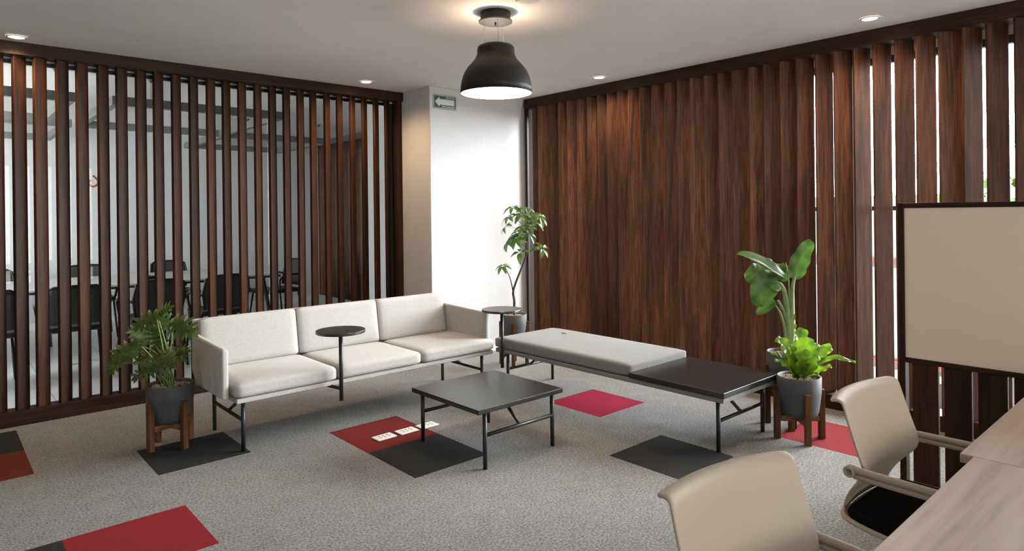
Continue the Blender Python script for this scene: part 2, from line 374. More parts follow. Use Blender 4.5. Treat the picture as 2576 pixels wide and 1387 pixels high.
# ------------------------------------------------------------------ slatted screen on the left
scr = thing('slatted_screen', 'dark walnut screen of slim upright fins before the meeting room glass', 'screen', (0, 0, 0))
box('top_beam', 'walnut_x', -4.6, 1.598, YL, YL+0.12, 2.525, ZC-0.004, scr, bevel=0.002)
box('bottom_rail', 'walnut_x', -4.6, 1.598, YL, YL+0.12, 0.0, 0.103, scr, bevel=0.002)
LX = [-1.499,-1.383,-1.254,-1.134,-1.003,-0.884,-0.755,-0.635,-0.507,-0.380,-0.249,-0.126,-0.001,0.133,0.257,0.382,0.509,0.629,0.764,0.887,1.020,1.146,1.271,1.395]
LX = [-1.499-0.126*k for k in range(9, 0, -1)] + LX
th = math.radians(37); fl, ft = 0.095, 0.026
def fin_poly():
    P = []
    for (cx, cy) in ((0.006, 0.006), (fl-0.006, 0.006), (fl-0.006, ft-0.006), (0.006, ft-0.006)):
        for k in range(4):
            base = {(0.006, 0.006): PI, (fl-0.006, 0.006): 1.5*PI, (fl-0.006, ft-0.006): 0, (0.006, ft-0.006): 0.5*PI}[(cx, cy)]
            a = base + (PI/2)*k/3
            P.append((cx+0.006*math.cos(a), cy+0.006*math.sin(a)))
    return [(x*math.cos(th)-y*math.sin(th), x*math.sin(th)+y*math.cos(th)) for x, y in P]
fin0 = None
for x in LX:
    xx = x + ft*math.sin(th) + 0.002
    if fin0 is None:
        fin0 = MB().prism(fin_poly(), 0.0, 2.525-0.103).build('fin', 'walnut', scr); f = fin0
    else:
        f = fin0.copy(); C.objects.link(f); f.parent = scr
    f.location = (xx, YL+0.016, 0.103); f.rotation_euler = (0, 0, math.radians(random.uniform(-1.5, 1.5)))
box('end_post', 'walnut', 1.545, 1.598, YL+0.03, YL+0.11, 0.103, 2.525, scr)

# ------------------------------------------------------------------ louvred screen on the right
lou = thing('louvred_screen', 'dark walnut louvre wall of broad upright boards before the windows', 'screen', (0, 0, 0))
box('top_beam', 'walnut_y', XR, XR+0.17, -6.2, YW-0.012, 2.515, ZC-0.004, lou, bevel=0.002)
box('bottom_rail', 'walnut_y', XR, XR+0.17, -6.2, YW-0.012, 0.0, 0.10, lou, bevel=0.002)
RY = [1.035,0.955,0.803,0.661,0.540,0.406,0.276,0.145,0.023,-0.100,-0.228,-0.357,-0.482,-0.619,-0.744,-0.872,-1.003,-1.130,-1.252,-1.393,-1.510,-1.641,-1.764,-1.905,-2.032,-2.162,-2.288,-2.422,-2.545,-2.672,-2.797,-2.920,-3.057]
RY += [-3.057-0.127*k for k in range(1, 18)]
gap_open = {22: 0.0, 23: -0.005, 24: -0.005, 25: 0.007, 26: 0.012, 27: 0.0, 28: 0.005, 29: -0.008, 30: 0.010, 31: 0.018, 32: 0.004}
def board_angle(y, pitch, gap):
    tn = (y - CAM.y)/(XR - CAM.x); best = None
    for k in range(120):
        a = math.radians(-54+0.4*k)
        c, s = math.cos(a), math.sin(a)
        ext = max(-(px*s+py*c) + (px*c-py*s)*tn for px in (0, bl) for py in (0, -bt))
        e = abs(ext-(pitch-gap))
        if best is None or e < best[0]: best = (e, math.degrees(a))
    return best[1]
bl, bt = 0.134, 0.018
def board_poly():
    P = []
    for cx, cy, base in ((0.003, 0.003-bt, PI), (bl-0.003, 0.003-bt, 1.5*PI), (bl-0.003, -0.003, 0), (0.003, -0.003, 0.5*PI)):
        for k in range(3):
            a = base + (PI/2)*k/2; P.append((cx+0.003*math.cos(a), cy+0.003*math.sin(a)))
    return P
b0 = None
for i, y in enumerate(RY):
    if b0 is None:
        b0 = MB().prism(board_poly(), 0.0, 2.515-0.10).build('louvre_board', 'walnut_board', lou); f = b0
    else:
        f = b0.copy(); C.objects.link(f); f.parent = lou
    f.location = (XR+0.022, y, 0.10)
    pitch = y-RY[i+1] if i+1 < len(RY) else 0.127
    ang = min(-40 + random.uniform(-7, 5), board_angle(y, pitch, -0.012)) if i < 22 else board_angle(y, pitch, gap_open.get(i, 0.012))
    f.rotation_euler = (0, 0, math.radians(ang))
box('end_post', 'walnut', XR+0.005, XR+0.03, YW-0.05, YW-0.014, 0.10, 2.515, lou)

# windows behind the louvres
def window(name, y0, y1, x=3.06):
    wn = bpy.data.objects.new(name, None); C.objects.link(wn); struct(wn)
    box('glass_pane', 'glass_out', x+0.01, x+0.018, y0, y1, 0.02, 2.42, wn)
    box('sill_frame', 'frame_dark', x-0.01, x+0.04, y0, y1, 0.0, 0.04, wn)
    box('transom', 'frame_dark', x-0.01, x+0.04, y0, y1, 1.395, 1.425, wn)
    box('head_frame', 'frame_dark', x-0.01, x+0.04, y0, y1, 2.42, 2.47, wn)
    box('jamb_frame', 'alu', x-0.01, x+0.04, y0, y0+0.04, 0.04, 2.42, wn)
    box('jamb_frame', 'alu', x-0.01, x+0.04, y1-0.04, y1, 0.04, 2.42, wn)
for i, y1 in enumerate((1.14, -0.46, -2.06, -3.66)): window('window_%d' % (i+2), y1-1.6, y1)
struct(box('wall_right', 'white', 3.05, 3.12, -8.0, 1.14, 2.47, ZC))
struct(box('wall_right_rear', 'white', 3.05, 3.12, -8.0, -5.26, 0, 2.47))
# facade boards of the meeting room
lf = thing('meeting_room_louvres', 'dark walnut board wall far inside the meeting room, seen through the fins', 'screen', (0, 0, 0))
box('top_band', 'duct_grey', 2.82, 3.0, 2.41, 6.18, 2.53, ZC-0.004, lf)
box('bottom_rail', 'alu', 2.82, 3.0, 2.41, 6.18, 0.0, 0.11, lf)
mb = MB()
mb.box(2.90, 2.92, 2.41, 6.06, 0.11, 2.53)
mb.build('backing_panel', 'walnut', lf)
for k in range(28):
    f = b0.copy(); C.objects.link(f); f.parent = lf; f.location = (2.83, 6.06-0.13*k, 0.11); f.rotation_euler = (0, 0, math.radians(-50)); f.name = 'louvre_board'
box('edge_trim', 'stand_wood', 2.82, 2.85, 6.065, 6.10, 0.11, 2.53, lf)
struct(box('wall_meeting_right', 'white', 3.02, 3.12, 1.14, 6.2, 0, ZC))

# ------------------------------------------------------------------ carpet tiles
def ctile(a, b, mat, label, trim=None):
    x0, x1, y0, y1 = a*0.5, a*0.5+0.5, -b*0.5-0.5, -b*0.5
    if trim: y1 = min(y1, trim)
    o = box('carpet_tile', mat, x0, x1, y0, y1, 0.0, 0.0008)
    return tag(o, label, 'carpet tile', 'coloured carpet tiles')
ctile(0, 0, 'carpet_brick', 'brick red carpet tile with the floor sockets, left of the square coffee table')
ctile(0, 1, 'carpet_dark', 'charcoal carpet tile touching the brick red one, under the coffee table front legs')
ctile(3, 1, 'carpet_crimson', 'crimson carpet tile on its own between coffee table and grey bench')
ctile(2, 3, 'carpet_dark', 'charcoal carpet tile under the bench leg near the beige chairs')
ctile(-2, -1, 'carpet_dark', 'charcoal carpet tile under the plant stand left of the sofa')
ctile(-4, -2, 'carpet_orange', 'orange red carpet tile at the left edge of the floor')
ctile(-4, -3, 'carpet_dark', 'charcoal carpet tile against the screen rail at far left', trim=YL-0.002)
ctile(-3, 1, 'carpet_red', 'bright red carpet tile in the left foreground')
ctile(-4, 1, 'carpet_dark', 'charcoal carpet tile left of the bright red one in the foreground')
ctile(4, 4, 'carpet_red', 'red carpet tile under the plant stand by the window louvres')

# ------------------------------------------------------------------ floor sockets
for (x, y, lab) in ((0.21, -0.33, 'left'), (0.376, -0.33, 'middle'), (0.535, -0.33, 'right')):
    t = thing('floor_socket', {'left': 'cream floor socket plate on the brick red tile, farthest from the coffee table leg',
              'middle': 'cream floor socket plate on the brick red tile, middle one of three',
              'right': 'cream floor socket plate half on the grey carpet behind the coffee table leg'}[lab], 'floor socket', (x, y, 0.0009), 0.03, 'floor sockets')
    box('plate', 'white_gloss', -0.068, 0.068, -0.045, 0.045, 0, 0.008, t, bevel=0.006, seg=3)
    for k in (-0.03, 0.0, 0.03):
        for dy in (-0.012, 0.014): box('socket_slot', 'black_metal', k-0.004, k+0.004, dy-0.004, dy+0.006, 0.008, 0.0086, t)

# ------------------------------------------------------------------ sofa
sf = thing('sofa', 'long pale grey three-seat sofa on slim black legs', 'sofa', (0, 0, 0))
box('seat_base', 'linen', -0.59, 1.37, -0.025, 0.60, 0.306, 0.336, sf, bevel=0.008, seg=3)
xs = [-0.605, 0.045, 0.695, 1.372]
for i in range(3):
    cushion('seat_cushion', 'linen', xs[i]+0.001, xs[i+1]-0.001, -0.045, 0.545, 0.337, 0.428, 0.03, sf, 0.008, cuts=14)
bx = [-0.618, 0.030, 0.680, 1.315]
def lean(v): return Vector((v.x, v.y + (v.z-0.42)*0.17, v.z))
for i in range(3):
    cushion('back_cushion', 'linen', bx[i]+0.001, bx[i+1]-0.001, 0.505, 0.575, 0.425, 0.742, 0.022, sf, 0.006, lean, cuts=14)
bk = MB(); bk.box(-0.64, 1.335, 0.578, 0.612, 0.31, 0.735)
for v in bk.bm.verts: v.co = lean(v.co)
bk.build('back_panel', 'linen', sf, bevel=0.012, seg=3)
for x0, x1 in ((-0.663, -0.622), (1.318, 1.359)):
    a = MB(); a.bm.free(); a.bm = bmesh.new()
    P = [(0.0, 0.338), (0.50, 0.338), (0.585, 0.42), (0.585, 0.651), (0.0, 0.632)]
    va = [a.bm.verts.new((x0, y, z)) for y, z in P]; vb = [a.bm.verts.new((x1, y, z)) for y, z in P]
    a.bm.faces.new(va); a.bm.faces.new(vb[::-1])
    for k in range(5): a.bm.faces.new([va[k], vb[k], vb[(k+1) % 5], va[(k+1) % 5]])
    a.build('armrest', 'linen', sf, bevel=0.014, seg=4)
def frame_pair(parent, p_legs, rail_z, top_z, inward, r=0.0125):
    """two legs joined by a low rail with an inward diagonal brace"""
    for x, y in p_legs: MB().tube([(x, y, 0.0), (x, y, top_z)], r).build('leg', 'black_metal', parent, smooth=True)
    (xa, ya), (xb, yb) = p_legs
    MB().tube([(xa, ya, rail_z), (xb, yb, rail_z)], r*0.85).build('cross_rail', 'black_metal', parent, smooth=True)
    mx, my = (xa+xb)/2, (ya+yb)/2
    MB().tube([(mx, my, rail_z), (mx+inward[0], my+inward[1], top_z-0.002)], r*0.8).build('brace', 'black_metal', parent, smooth=True)
frame_pair(sf, [(-0.528, 0.046), (-0.528, 0.575)], 0.185, 0.307, (0.16, 0))
frame_pair(sf, [(1.311, 0.046), (1.311, 0.575)], 0.18, 0.307, (-0.16, 0))

# ------------------------------------------------------------------ bench with black top
bn = thing('bench', 'long grey upholstered bench with a black table top at one end', 'bench', (0, 0, 0))
box('seat_base', 'linen_grey', 1.425, 2.085, -1.98, 0.012, 0.310, 0.341, bn, bevel=0.006, seg=3)
cushion('seat_cushion', 'linen_grey', 1.42, 2.09, -1.312, 0.022, 0.342, 0.424, 0.022, bn, 0.004, cuts=16)
box('table_top', 'black_top', 1.42, 2.09, -1.988, -1.314, 0.3415, 0.374, bn, bevel=0.002)
box('cushion_tab', 'linen_dark', 1.905, 1.912, -0.30, -0.255, 0.424, 0.432, bn)
frame_pair(bn, [(1.50, -1.903), (2.022, -1.903)], 0.18, 0.312, (0, 0.16))
frame_pair(bn, [(1.50, -0.05), (2.0, -0.05)], 0.17, 0.312, (0, -0.16))

# ------------------------------------------------------------------ coffee table
ct = thing('coffee_table', 'low square black coffee table on thin tube legs', 'table', (0, 0, 0))
box('table_top', 'black_top', 0.286, 0.942, -1.189, -0.534, 0.314, 0.341, ct, bevel=0.002)
frame_pair(ct, [(0.352, -1.160), (0.876, -1.160)], 0.185, 0.315, (0, 0.16))
frame_pair(ct, [(0.352, -0.554), (0.876, -0.554)], 0.185, 0.315, (0, -0.16))

# ------------------------------------------------------------------ swivel tablet tables
def tablet(loc, arm, label):
    t = thing('tablet_table', label, 'side table', loc, 0, 'round tablet tables')
    MB().lathe([(0, 0.0), (0.152, 0.0), (0.155, 0.003), (0.155, 0.015), (0.153, 0.018), (0, 0.018)], (0, 0, 0.434), 48).build('table_top', 'black_top', t)
    MB().tube([(0, 0, 0.0), (0, 0, 0.434)], 0.013).build('pole', 'black_metal', t, smooth=True)
    MB().tube([(0, 0, 0.075), (arm[0], arm[1], 0.085)], 0.011).build('bracket', 'black_metal', t, smooth=True)
    return t
tablet((0.037, -0.10, 0.222), (-0.045, 0.13), 'round black tablet table fixed to the sofa front')
tablet((1.36, -0.145, 0.219), (0.10, 0.06), 'round black tablet table fixed to the grey bench')

# ------------------------------------------------------------------ plant stands and pots
def pot_mesh(r, h, rb):
    return [(0, 0), (rb*0.75, 0), (rb*0.93, h*0.035), (rb, h*0.12), (r*0.985, h*0.6), (r, h-0.004), (r-0.003, h), (r-0.011, h), (r-0.014, h-0.01), (r-0.016, h-0.035), (0, h-0.035)]
def stand(loc, rz, R, leg_h, bar_z, label):
    t = thing('plant_stand', label, 'plant stand', loc, rz, 'wooden plant stands')
    for k in range(4):
        a = k*PI/2; c, s_ = math.cos(a), math.sin(a)
        m4 = Matrix.Rotation(a, 4, 'Z')
        MB().box(R-0.015, R+0.019, -0.017, 0.017, 0, leg_h, m4).build('leg', 'stand_wood', t, bevel=0.002)
    MB().box(-R+0.016, R-0.016, -0.0165, 0.0165, bar_z-0.036, bar_z).build('cross_bar', 'stand_wood_x', t, bevel=0.002)
    m4 = Matrix.Rotation(PI/2, 4, 'Z')
    MB().box(-R+0.016, R-0.016, -0.0165, 0.0165, bar_z-0.036, bar_z, m4).build('cross_bar', 'stand_wood_x', t, bevel=0.002)
    return t
def potted(name, loc, r, h, rb, label, cat='plant', bar=0.0):
    t = thing(name, label, cat, loc)
    MB().lathe(pot_mesh(r, h, rb), n=56).build('pot', 'pot', t, smooth=True)
    g = MB(); rnd = random.Random(len(name)*31 + int(r*1000))
    for k in range(420):
        a = rnd.uniform(0, 2*PI); rr = (r-0.022)*math.sqrt(rnd.random()); s = rnd.uniform(0.0035, 0.007)
        c = Vector((rr*math.cos(a), rr*math.sin(a), h-0.033 + rnd.uniform(0, 0.014)+0.010*(1-(rr/r)**2)))
        rot = Euler((rnd.uniform(0, 3), rnd.uniform(0, 3), rnd.uniform(0, 3))).to_matrix()
        vs = [g.bm.verts.new(c + rot @ Vector((x*s, y*s*0.8, z*s*0.7))) for x, y, z in ((1,0,0),(-1,0,0),(0,1,0),(0,-1,0),(0,0,1),(0,0,-1))]
        for f in ((0,2,4),(2,1,4),(1,3,4),(3,0,4),(2,0,5),(1,2,5),(3,1,5),(0,3,5)): g.bm.faces.new([vs[i] for i in f])
    o = g.build('pebbles', 'pebble', t); o['kind'] = 'stuff'
    return t
A = (-0.82, 0.465); B = (2.070, -2.117); Cc = (2.300, -1.925); D = (2.148, 0.60)
stand((A[0], A[1], 0), math.radians(20), 0.128, 0.292, 0.148, 'brown wooden plant stand left of the sofa')
stand((B[0], B[1], 0), math.radians(45), 0.132, 0.302, 0.145, 'brown wooden plant stand in front, at the bench end')
stand((Cc[0], Cc[1], 0), math.radians(45), 0.120, 0.385, 0.225, 'taller wooden plant stand against the louvres behind the bench end')
stand((D[0], D[1], 0), math.radians(45), 0.118, 0.395, 0.225, 'wooden plant stand in the white corner behind the bench')
PA = potted('potted_philodendron', (A[0], A[1], 0.149), 0.134, 0.236, 0.098, 'split-leaf plant in a charcoal pot left of the sofa')
PB = potted('potted_fern', (B[0], B[1], 0.146), 0.129, 0.240, 0.112, 'bright green wavy-leaved fern in the front charcoal pot by the bench end')
PC = potted('potted_bird_of_paradise', (Cc[0], Cc[1], 0.226), 0.122, 0.245, 0.105, 'tall broad-leaved plant in the rear charcoal pot against the louvres')
PD = potted('potted_umbrella_tree', (D[0], D[1], 0.226), 0.122, 0.238, 0.105, 'thin umbrella tree in a charcoal pot in the white corner')

def rel(t, p): return Vector(p) - Vector(t.location)
def strip_leaf(t, pts, width, mat, name='leaf', prof=None, fold=0.25, wav=0.0, wn=6, face=None, n=16, nu=6, twist=0.0, cup=0.0, rnd=0.0):
    """leaf blade along a midrib through pts; face = direction the upper side looks"""
    P = [Vector(p) for p in pts]
    def cr(s):
        s *= (len(P)-1); i = min(int(s), len(P)-2); u = s-i
        a, b, c, d = P[max(i-1, 0)], P[i], P[i+1], P[min(i+2, len(P)-1)]
        return 0.5*((2*b)+(c-a)*u+(2*a-5*b+4*c-d)*u*u+(3*b-a-3*c+d)*u**3)
    face = Vector(face if face is not None else (-fw.x*0.6, -fw.y*0.6, 0.8)).normalized()
    rows = []; ph = random.uniform(0, 6)
    for i in range(n+1):
        s = i/n; p = cr(s); d = (cr(min(1, s+0.02))-cr(max(0, s-0.02))).normalized()
        side = d.cross(face).normalized(); nrm = side.cross(d).normalized()
        if twist: 
            q = Matrix.Rotation(twist*s, 3, d); side = q @ side; nrm = q @ nrm
        w_ = width*(prof(s) if prof else math.sin(PI*min(1, s**0.8))**0.8)
        row = []
        for j in range(-nu, nu+1):
            u = j/nu
            ww = w_*(1+rnd*math.sin(wn*2.3*s*PI+ph+j))
            off = nrm*(abs(u)*w_*fold + wav*math.sin(wn*PI*s*2+ph+(1.5 if u > 0 else 0))*u*u - cup*w_*u*u)
            row.append(p + side*u*ww + off)
        rows.append(row)
    return MB().grid(rows).build(name, mat, t, smooth=True)
def stem(t, pts, r, mat, name='stem', n=8): 
    return MB().tube(smoothp([Vector(p) for p in pts]), r if not isinstance(r, list) else rint(r, len(pts)), n).build(name, mat, t, smooth=True)
def smoothp(P, k=4):
    out = []
    for i in range(len(P)-1):
        a, b, c, d = P[max(i-1, 0)], P[i], P[i+1], P[min(i+2, len(P)-1)]
        for j in range(k):
            u = j/k; out.append(0.5*((2*b)+(c-a)*u+(2*a-5*b+4*c-d)*u*u+(3*b-a-3*c+d)*u**3))
    return out+[P[-1]]
def rint(r, n, k=4):
    m = (n-1)*k+1; return [r[0]+(r[-1]-r[0])*i/(m-1) for i in range(m)]

# --- A: philodendron, deeply lobed leaves
def lobed(t, base, tip, size, face, lobes=5):
    b, e = Vector(base), Vector(tip); d = e-b; L = d.length; d.normalize()
    face = Vector(face).normalized(); side = d.cross(face).normalized(); nrm = side.cross(d)
    mb_ = MB(); droop = 0.18*L
    def mid(s): return b + d*L*s - nrm*droop*s*s + nrm*droop*0.3*s
    def lobe(p0, dirv, ln, w0):
        rows = []
        for i in range(7):
            s = i/6; c = p0 + dirv*ln*s - nrm*ln*0.25*s*s
            ww = w0*(0.65+0.75*math.sin(PI*min(1, s*0.9+0.1)))*(1-s**5)
            sd = dirv.cross(nrm).normalized()
            rows.append([c-sd*ww, c-sd*ww*0.5-nrm*ww*0.12, c+nrm*0.001, c+sd*ww*0.5-nrm*ww*0.12, c+sd*ww])
        mb_.grid(rows)
    rows = []
    for i in range(9):
        s = i/8; ww = size*0.17*(math.sin(PI*min(1, 0.25+s*0.7)))*(1-s**4)+0.002
        c = mid(s); rows.append([c-side*ww, c, c+side*ww])
    mb_.grid(rows)
    for k in range(lobes):
        s = 0.04+0.80*k/(lobes-1)
        ang = math.radians(118-72*k/(lobes-1)); ln = size*(0.40+0.20*math.sin(PI*(k+0.8)/lobes))
        for sg in (-1, 1):
            dv = (d*math.cos(ang)+side*sg*math.sin(ang)+nrm*0.12).normalized()
            lobe(mid(s)+nrm*random.uniform(0, 0.002), dv, ln*random.uniform(0.88, 1.08), size*0.070)
    lobe(mid(0.93), (d-nrm*0.35).normalized(), size*0.30, size*0.075)
    return mb_.build('leaf', 'leaf_monstera', t, smooth=True)
hub = rel(PA, (A[0], A[1], 0.37))
# (base px, tip px, size m, depth offset)
for (bx_, by_, tx, ty, sz, off) in (
    (397, 798, 432, 764, 0.155, 0.02), (392, 795, 345, 818, 0.17, -0.05), (438, 812, 486, 838, 0.20, -0.08), (430, 820, 402, 800, 0.14, 0.10),
    (345, 860, 322, 900, 0.15, -0.12), (350, 868, 300, 885, 0.19, -0.02), (308, 895, 266, 925, 0.13, 0.03), (305, 912, 266, 945, 0.12, -0.10),
    (372, 850, 338, 832, 0.15, 0.08), (400, 868, 385, 838, 0.17, 0.05), (405, 910, 372, 935, 0.14, -0.12), (385, 928, 345, 945, 0.14, -0.16),
    (425, 880, 470, 905, 0.16, -0.03), (446, 890, 474, 880, 0.13, -0.10), (395, 900, 350, 905, 0.15, -0.02), (380, 885, 418, 868, 0.14, 0.12), (420, 895, 438, 925, 0.12, -0.15)):
    b_ = at(bx_, by_, A, off); e_ = at(tx, ty, A, off-0.05)
    L_ = (e_-b_).normalized()
    e_ = b_ + L_*sz*0.72
    lobed(PA, rel(PA, b_), rel(PA, e_), sz*0.78, (-fw.x+random.uniform(-.4, .4), -fw.y+random.uniform(-.4, .4), 0.9))
    r0 = hub + Vector((random.uniform(-.03, .03), random.uniform(-.03, .03), -0.01))
    q_ = rel(PA, b_); mid_ = (r0+q_)/2 + Vector((0, 0, 0.05+0.10*random.random()))*0.6
    stem(PA, [r0, (r0*0.6+mid_*0.4)+Vector((0, 0, 0.02)), mid_, q_], [0.0045, 0.0028], 'stem_green')

# --- B: bird's-nest fern, wavy strap leaves
bp_ = lambda s: 0.32+0.68*math.sin(PI*min(1, 0.08+s*0.86))**0.9*(1-0.25*(1-s)) if s < 0.999 else 0.05
fb = (2013, 952)
for k, (pts, wd, off, wv_) in enumerate((
    ([(2008, 950), (2010, 900), (2013, 860), (2017, 826)], 0.052, 0.10, 0.012), ([(2012, 952), (2020, 900), (2028, 860), (2030, 848)], 0.056, -0.04, 0.006),
    ([(2005, 950), (1990, 900), (1972, 868), (1953, 850)], 0.042, 0.02, 0.012), ([(2018, 952), (2050, 910), (2068, 885), (2092, 873)], 0.040, 0.02, 0.014),
    ([(2018, 954), (2050, 920), (2085, 902), (2118, 902), (2152, 914)], 0.018, -0.03, 0.010), ([(2020, 956), (2048, 938), (2070, 928), (2092, 922)], 0.022, -0.06, 0.010),
    ([(2004, 954), (1988, 930), (1965, 912), (1948, 905)], 0.016, -0.05, 0.010), ([(2004, 954), (1985, 918), (1962, 895), (1940, 890)], 0.014, -0.02, 0.008),
    ([(2010, 952), (2014, 920), (2018, 898), (2026, 880)], 0.050, -0.10, 0.010), ([(2016, 952), (2034, 918), (2048, 890), (2056, 864)], 0.036, 0.06, 0.012),
    ([(2006, 952), (1998, 915), (1990, 885), (1986, 866)], 0.040, -0.06, 0.012), ([(2018, 956), (2035, 942), (2052, 940), (2063, 950)], 0.012, -0.10, 0.004),
    ([(2014, 954), (2040, 925), (2052, 910), (2064, 905)], 0.030, -0.10, 0.012))):
    P_ = [rel(PB, at(x, y, B, off*(i/(len(pts)-1)))) for i, (x, y) in enumerate(pts)]
    P_[0] = rel(PB, (B[0]+random.uniform(-.015, .015), B[1]+random.uniform(-.015, .015), 0.355))
    strip_leaf(PB, P_, wd, 'leaf_fern', prof=bp_, fold=0.25, wav=wv_, wn=3.2, n=30, face=(-fw.x*0.8+random.uniform(-.3, .3), -fw.y*0.8+random.uniform(-.3, .3), 0.7), rnd=0.06)

# --- C: bird of paradise
def c_(x, y, off=0.0): return rel(PC, at(x, y, Cc, off))
base_c = rel(PC, (Cc[0], Cc[1], 0.44))
bpf = lambda s: 0.02+max(0.0, 1-s)**0.55*min(1, s+0.01)**0.42/0.50
for pts, r in (([base_c, c_(1985, 860), c_(1982, 800), c_(1976, 745), c_(1964, 716), c_(1952, 712)], [0.026, 0.008]),
               ([base_c+Vector((0.01, 0, 0)), c_(1992, 840), c_(1992, 770), c_(1994, 720), c_(2001, 695)], [0.026, 0.007]),
               ([base_c-Vector((0.01, 0, 0)), c_(1978, 850), c_(1966, 795), c_(1946, 762)], [0.016, 0.004]),
               ([c_(1986, 830), c_(1976, 795), c_(1966, 772), c_(1957, 756)], [0.011, 0.008]),
               ([c_(1988, 790), c_(1985, 730), c_(1982, 690), c_(1977, 660)], [0.008, 0.0015])):
    stem(PC, pts, r, 'stem_pale', n=12)
strip_leaf(PC, [c_(1998, 702), c_(2004, 672), c_(2018, 640), c_(2040, 604)], 0.058, 'leaf_banana', prof=bpf, fold=0.35, n=30, face=(-fw.x, -fw.y, 0.25), wav=0.012, wn=3)
strip_leaf(PC, [c_(1978, 700, -.02), c_(1945, 682, -.05), c_(1905, 656, -.07), c_(1853, 640, -.09)], 0.048, 'leaf_banana', prof=bpf, fold=0.5, n=22, face=(-fw.x*0.5-0.3, -fw.y*0.5, 1.0), wav=0.006, wn=2)
strip_leaf(PC, [c_(1976, 690, .06), c_(1940, 680, .04), c_(1905, 690, .02), c_(1874, 706, .0)], 0.070, 'leaf_banana', prof=bpf, fold=0.3, n=30, face=(-fw.x, -fw.y, 0.9), wav=0.018, wn=3.3)
strip_leaf(PC, [c_(1958, 712, -.03), c_(1930, 712, -.06), c_(1915, 740, -.07), c_(1906, 772, -.05)], 0.082, 'leaf_banana', prof=bpf, fold=0.25, n=30, face=(-fw.x, -fw.y, 0.5), wav=0.014, wn=2.6)
strip_leaf(PC, [c_(1950, 757), c_(1935, 768), c_(1918, 780), c_(1903, 790)], 0.032, 'leaf_banana', prof=bpf, fold=0.3, n=16, face=(-fw.x, -fw.y, 0.7))
strip_leaf(PC, [c_(1966, 708, .05), c_(1974, 690, .07), c_(1972, 676, .08), c_(1962, 664, .09)], 0.035, 'leaf_banana', prof=bpf, fold=0.3, n=16, face=(-fw.x, -fw.y, 0.7))
for p, q in (((1990, 812), (1999, 790)), ((1992, 830), (2003, 816))):
    strip_leaf(PC, [c_(*p, -0.03), c_((p[0]+q[0])/2+1, (p[1]+q[1])/2, -0.03), c_(*q, -0.03)], 0.012, 'stem_pale', name='leaf_sheath', prof=bpf, n=8, nu=2)

# --- D: umbrella tree
def d_(x, y, off=0.0): return rel(PD, at(x, y, D, off))
stem(PD, [rel(PD, (D[0], D[1], 0.42)), d_(1294, 760), d_(1291, 735), d_(1300, 705), d_(1316, 665), d_(1324, 640), d_(1325, 600), d_(1324, 560)], [0.013, 0.006], 'bark', 'trunk', 10)
stem(PD, [d_(1291, 738), d_(1287, 715), d_(1279, 690), d_(1265, 675)], [0.006, 0.003], 'bark', 'branch')
def umbrella(c, n, R, tilt, frm, off=0.0, up_=0.0):
    cc = d_(c[0], c[1], off); mb_ = MB()
    axis = (Vector((0, 0, 1)) + rt*tilt[0] - fw*tilt[1]).normalized()
    u0 = axis.cross(Vector((0.3, 0.1, 1)).normalized() if abs(axis.z) < 0.9 else Vector((1, 0, 0))).normalized(); v0 = axis.cross(u0)
    a0 = random.uniform(0, 6)
    for k in range(n):
        a = a0 + 2*PI*k/n + random.uniform(-.2, .2); out = u0*math.cos(a)+v0*math.sin(a); L = R*random.uniform(0.85, 1.1)
        side = out.cross(axis).normalized(); rows = []
        for i in range(9):
            s = i/8; p = cc + out*(0.012+L*s) + axis*(L*0.15*s - L*0.65*s*s) ; wdt = L*0.23*math.sin(PI*(0.03+0.95*s**0.9))**0.75
            rows.append([p-side*wdt+axis*wdt*0.25, p-side*wdt*.5+axis*wdt*0.06, p, p+side*wdt*.5+axis*wdt*0.06, p+side*wdt+axis*wdt*0.25])
        mb_.grid(rows)
    mb_.build('leaf', 'leaf_umbrella', PD, smooth=True)
    stem(PD, [d_(*frm), (d_(*frm)+cc)/2+Vector((0, 0, 0.02)), cc], [0.003, 0.002], 'stem_green', 'leaf_stalk', 6)
for args in (((1290, 522), 6, 0.095, (-.2, .3), (1324, 566), 0.05), ((1280, 545), 6, 0.09, (-.6, .2), (1324, 575), 0.0), ((1272, 570), 6, 0.085, (-1.0, .1), (1324, 590), -0.04),
             ((1313, 540), 6, 0.10, (0, .4), (1324, 575), -0.05), ((1325, 524), 5, 0.095, (.2, .2), (1325, 560), 0.05), ((1358, 546), 8, 0.095, (.5, .8), (1326, 578), -0.03),
             ((1345, 560), 6, 0.09, (.4, .5), (1325, 585), 0.06), ((1318, 572), 6, 0.095, (-.2, .6), (1325, 598), -0.08), ((1302, 585), 6, 0.085, (-.4, .5), (1325, 612), 0.02),
             ((1296, 600), 7, 0.10, (-.3, .8), (1325, 625), -0.05), ((1284, 608), 6, 0.09, (-.8, .2), (1325, 622), 0.05), ((1275, 612), 6, 0.08, (-1.2, .2), (1325, 620), 0.0), ((1332, 590), 5, 0.08, (.5, .7), (1325, 600), 0.0),
             ((1364, 625), 5, 0.10, (.6, .9), (1326, 640), -0.05), ((1308, 635), 4, 0.10, (-.3, .7), (1325, 640), -0.03), ((1265, 670), 7, 0.075, (-.2, .4), (1279, 690), 0.0)):
    umbrella(*args[:5], off=args[5])

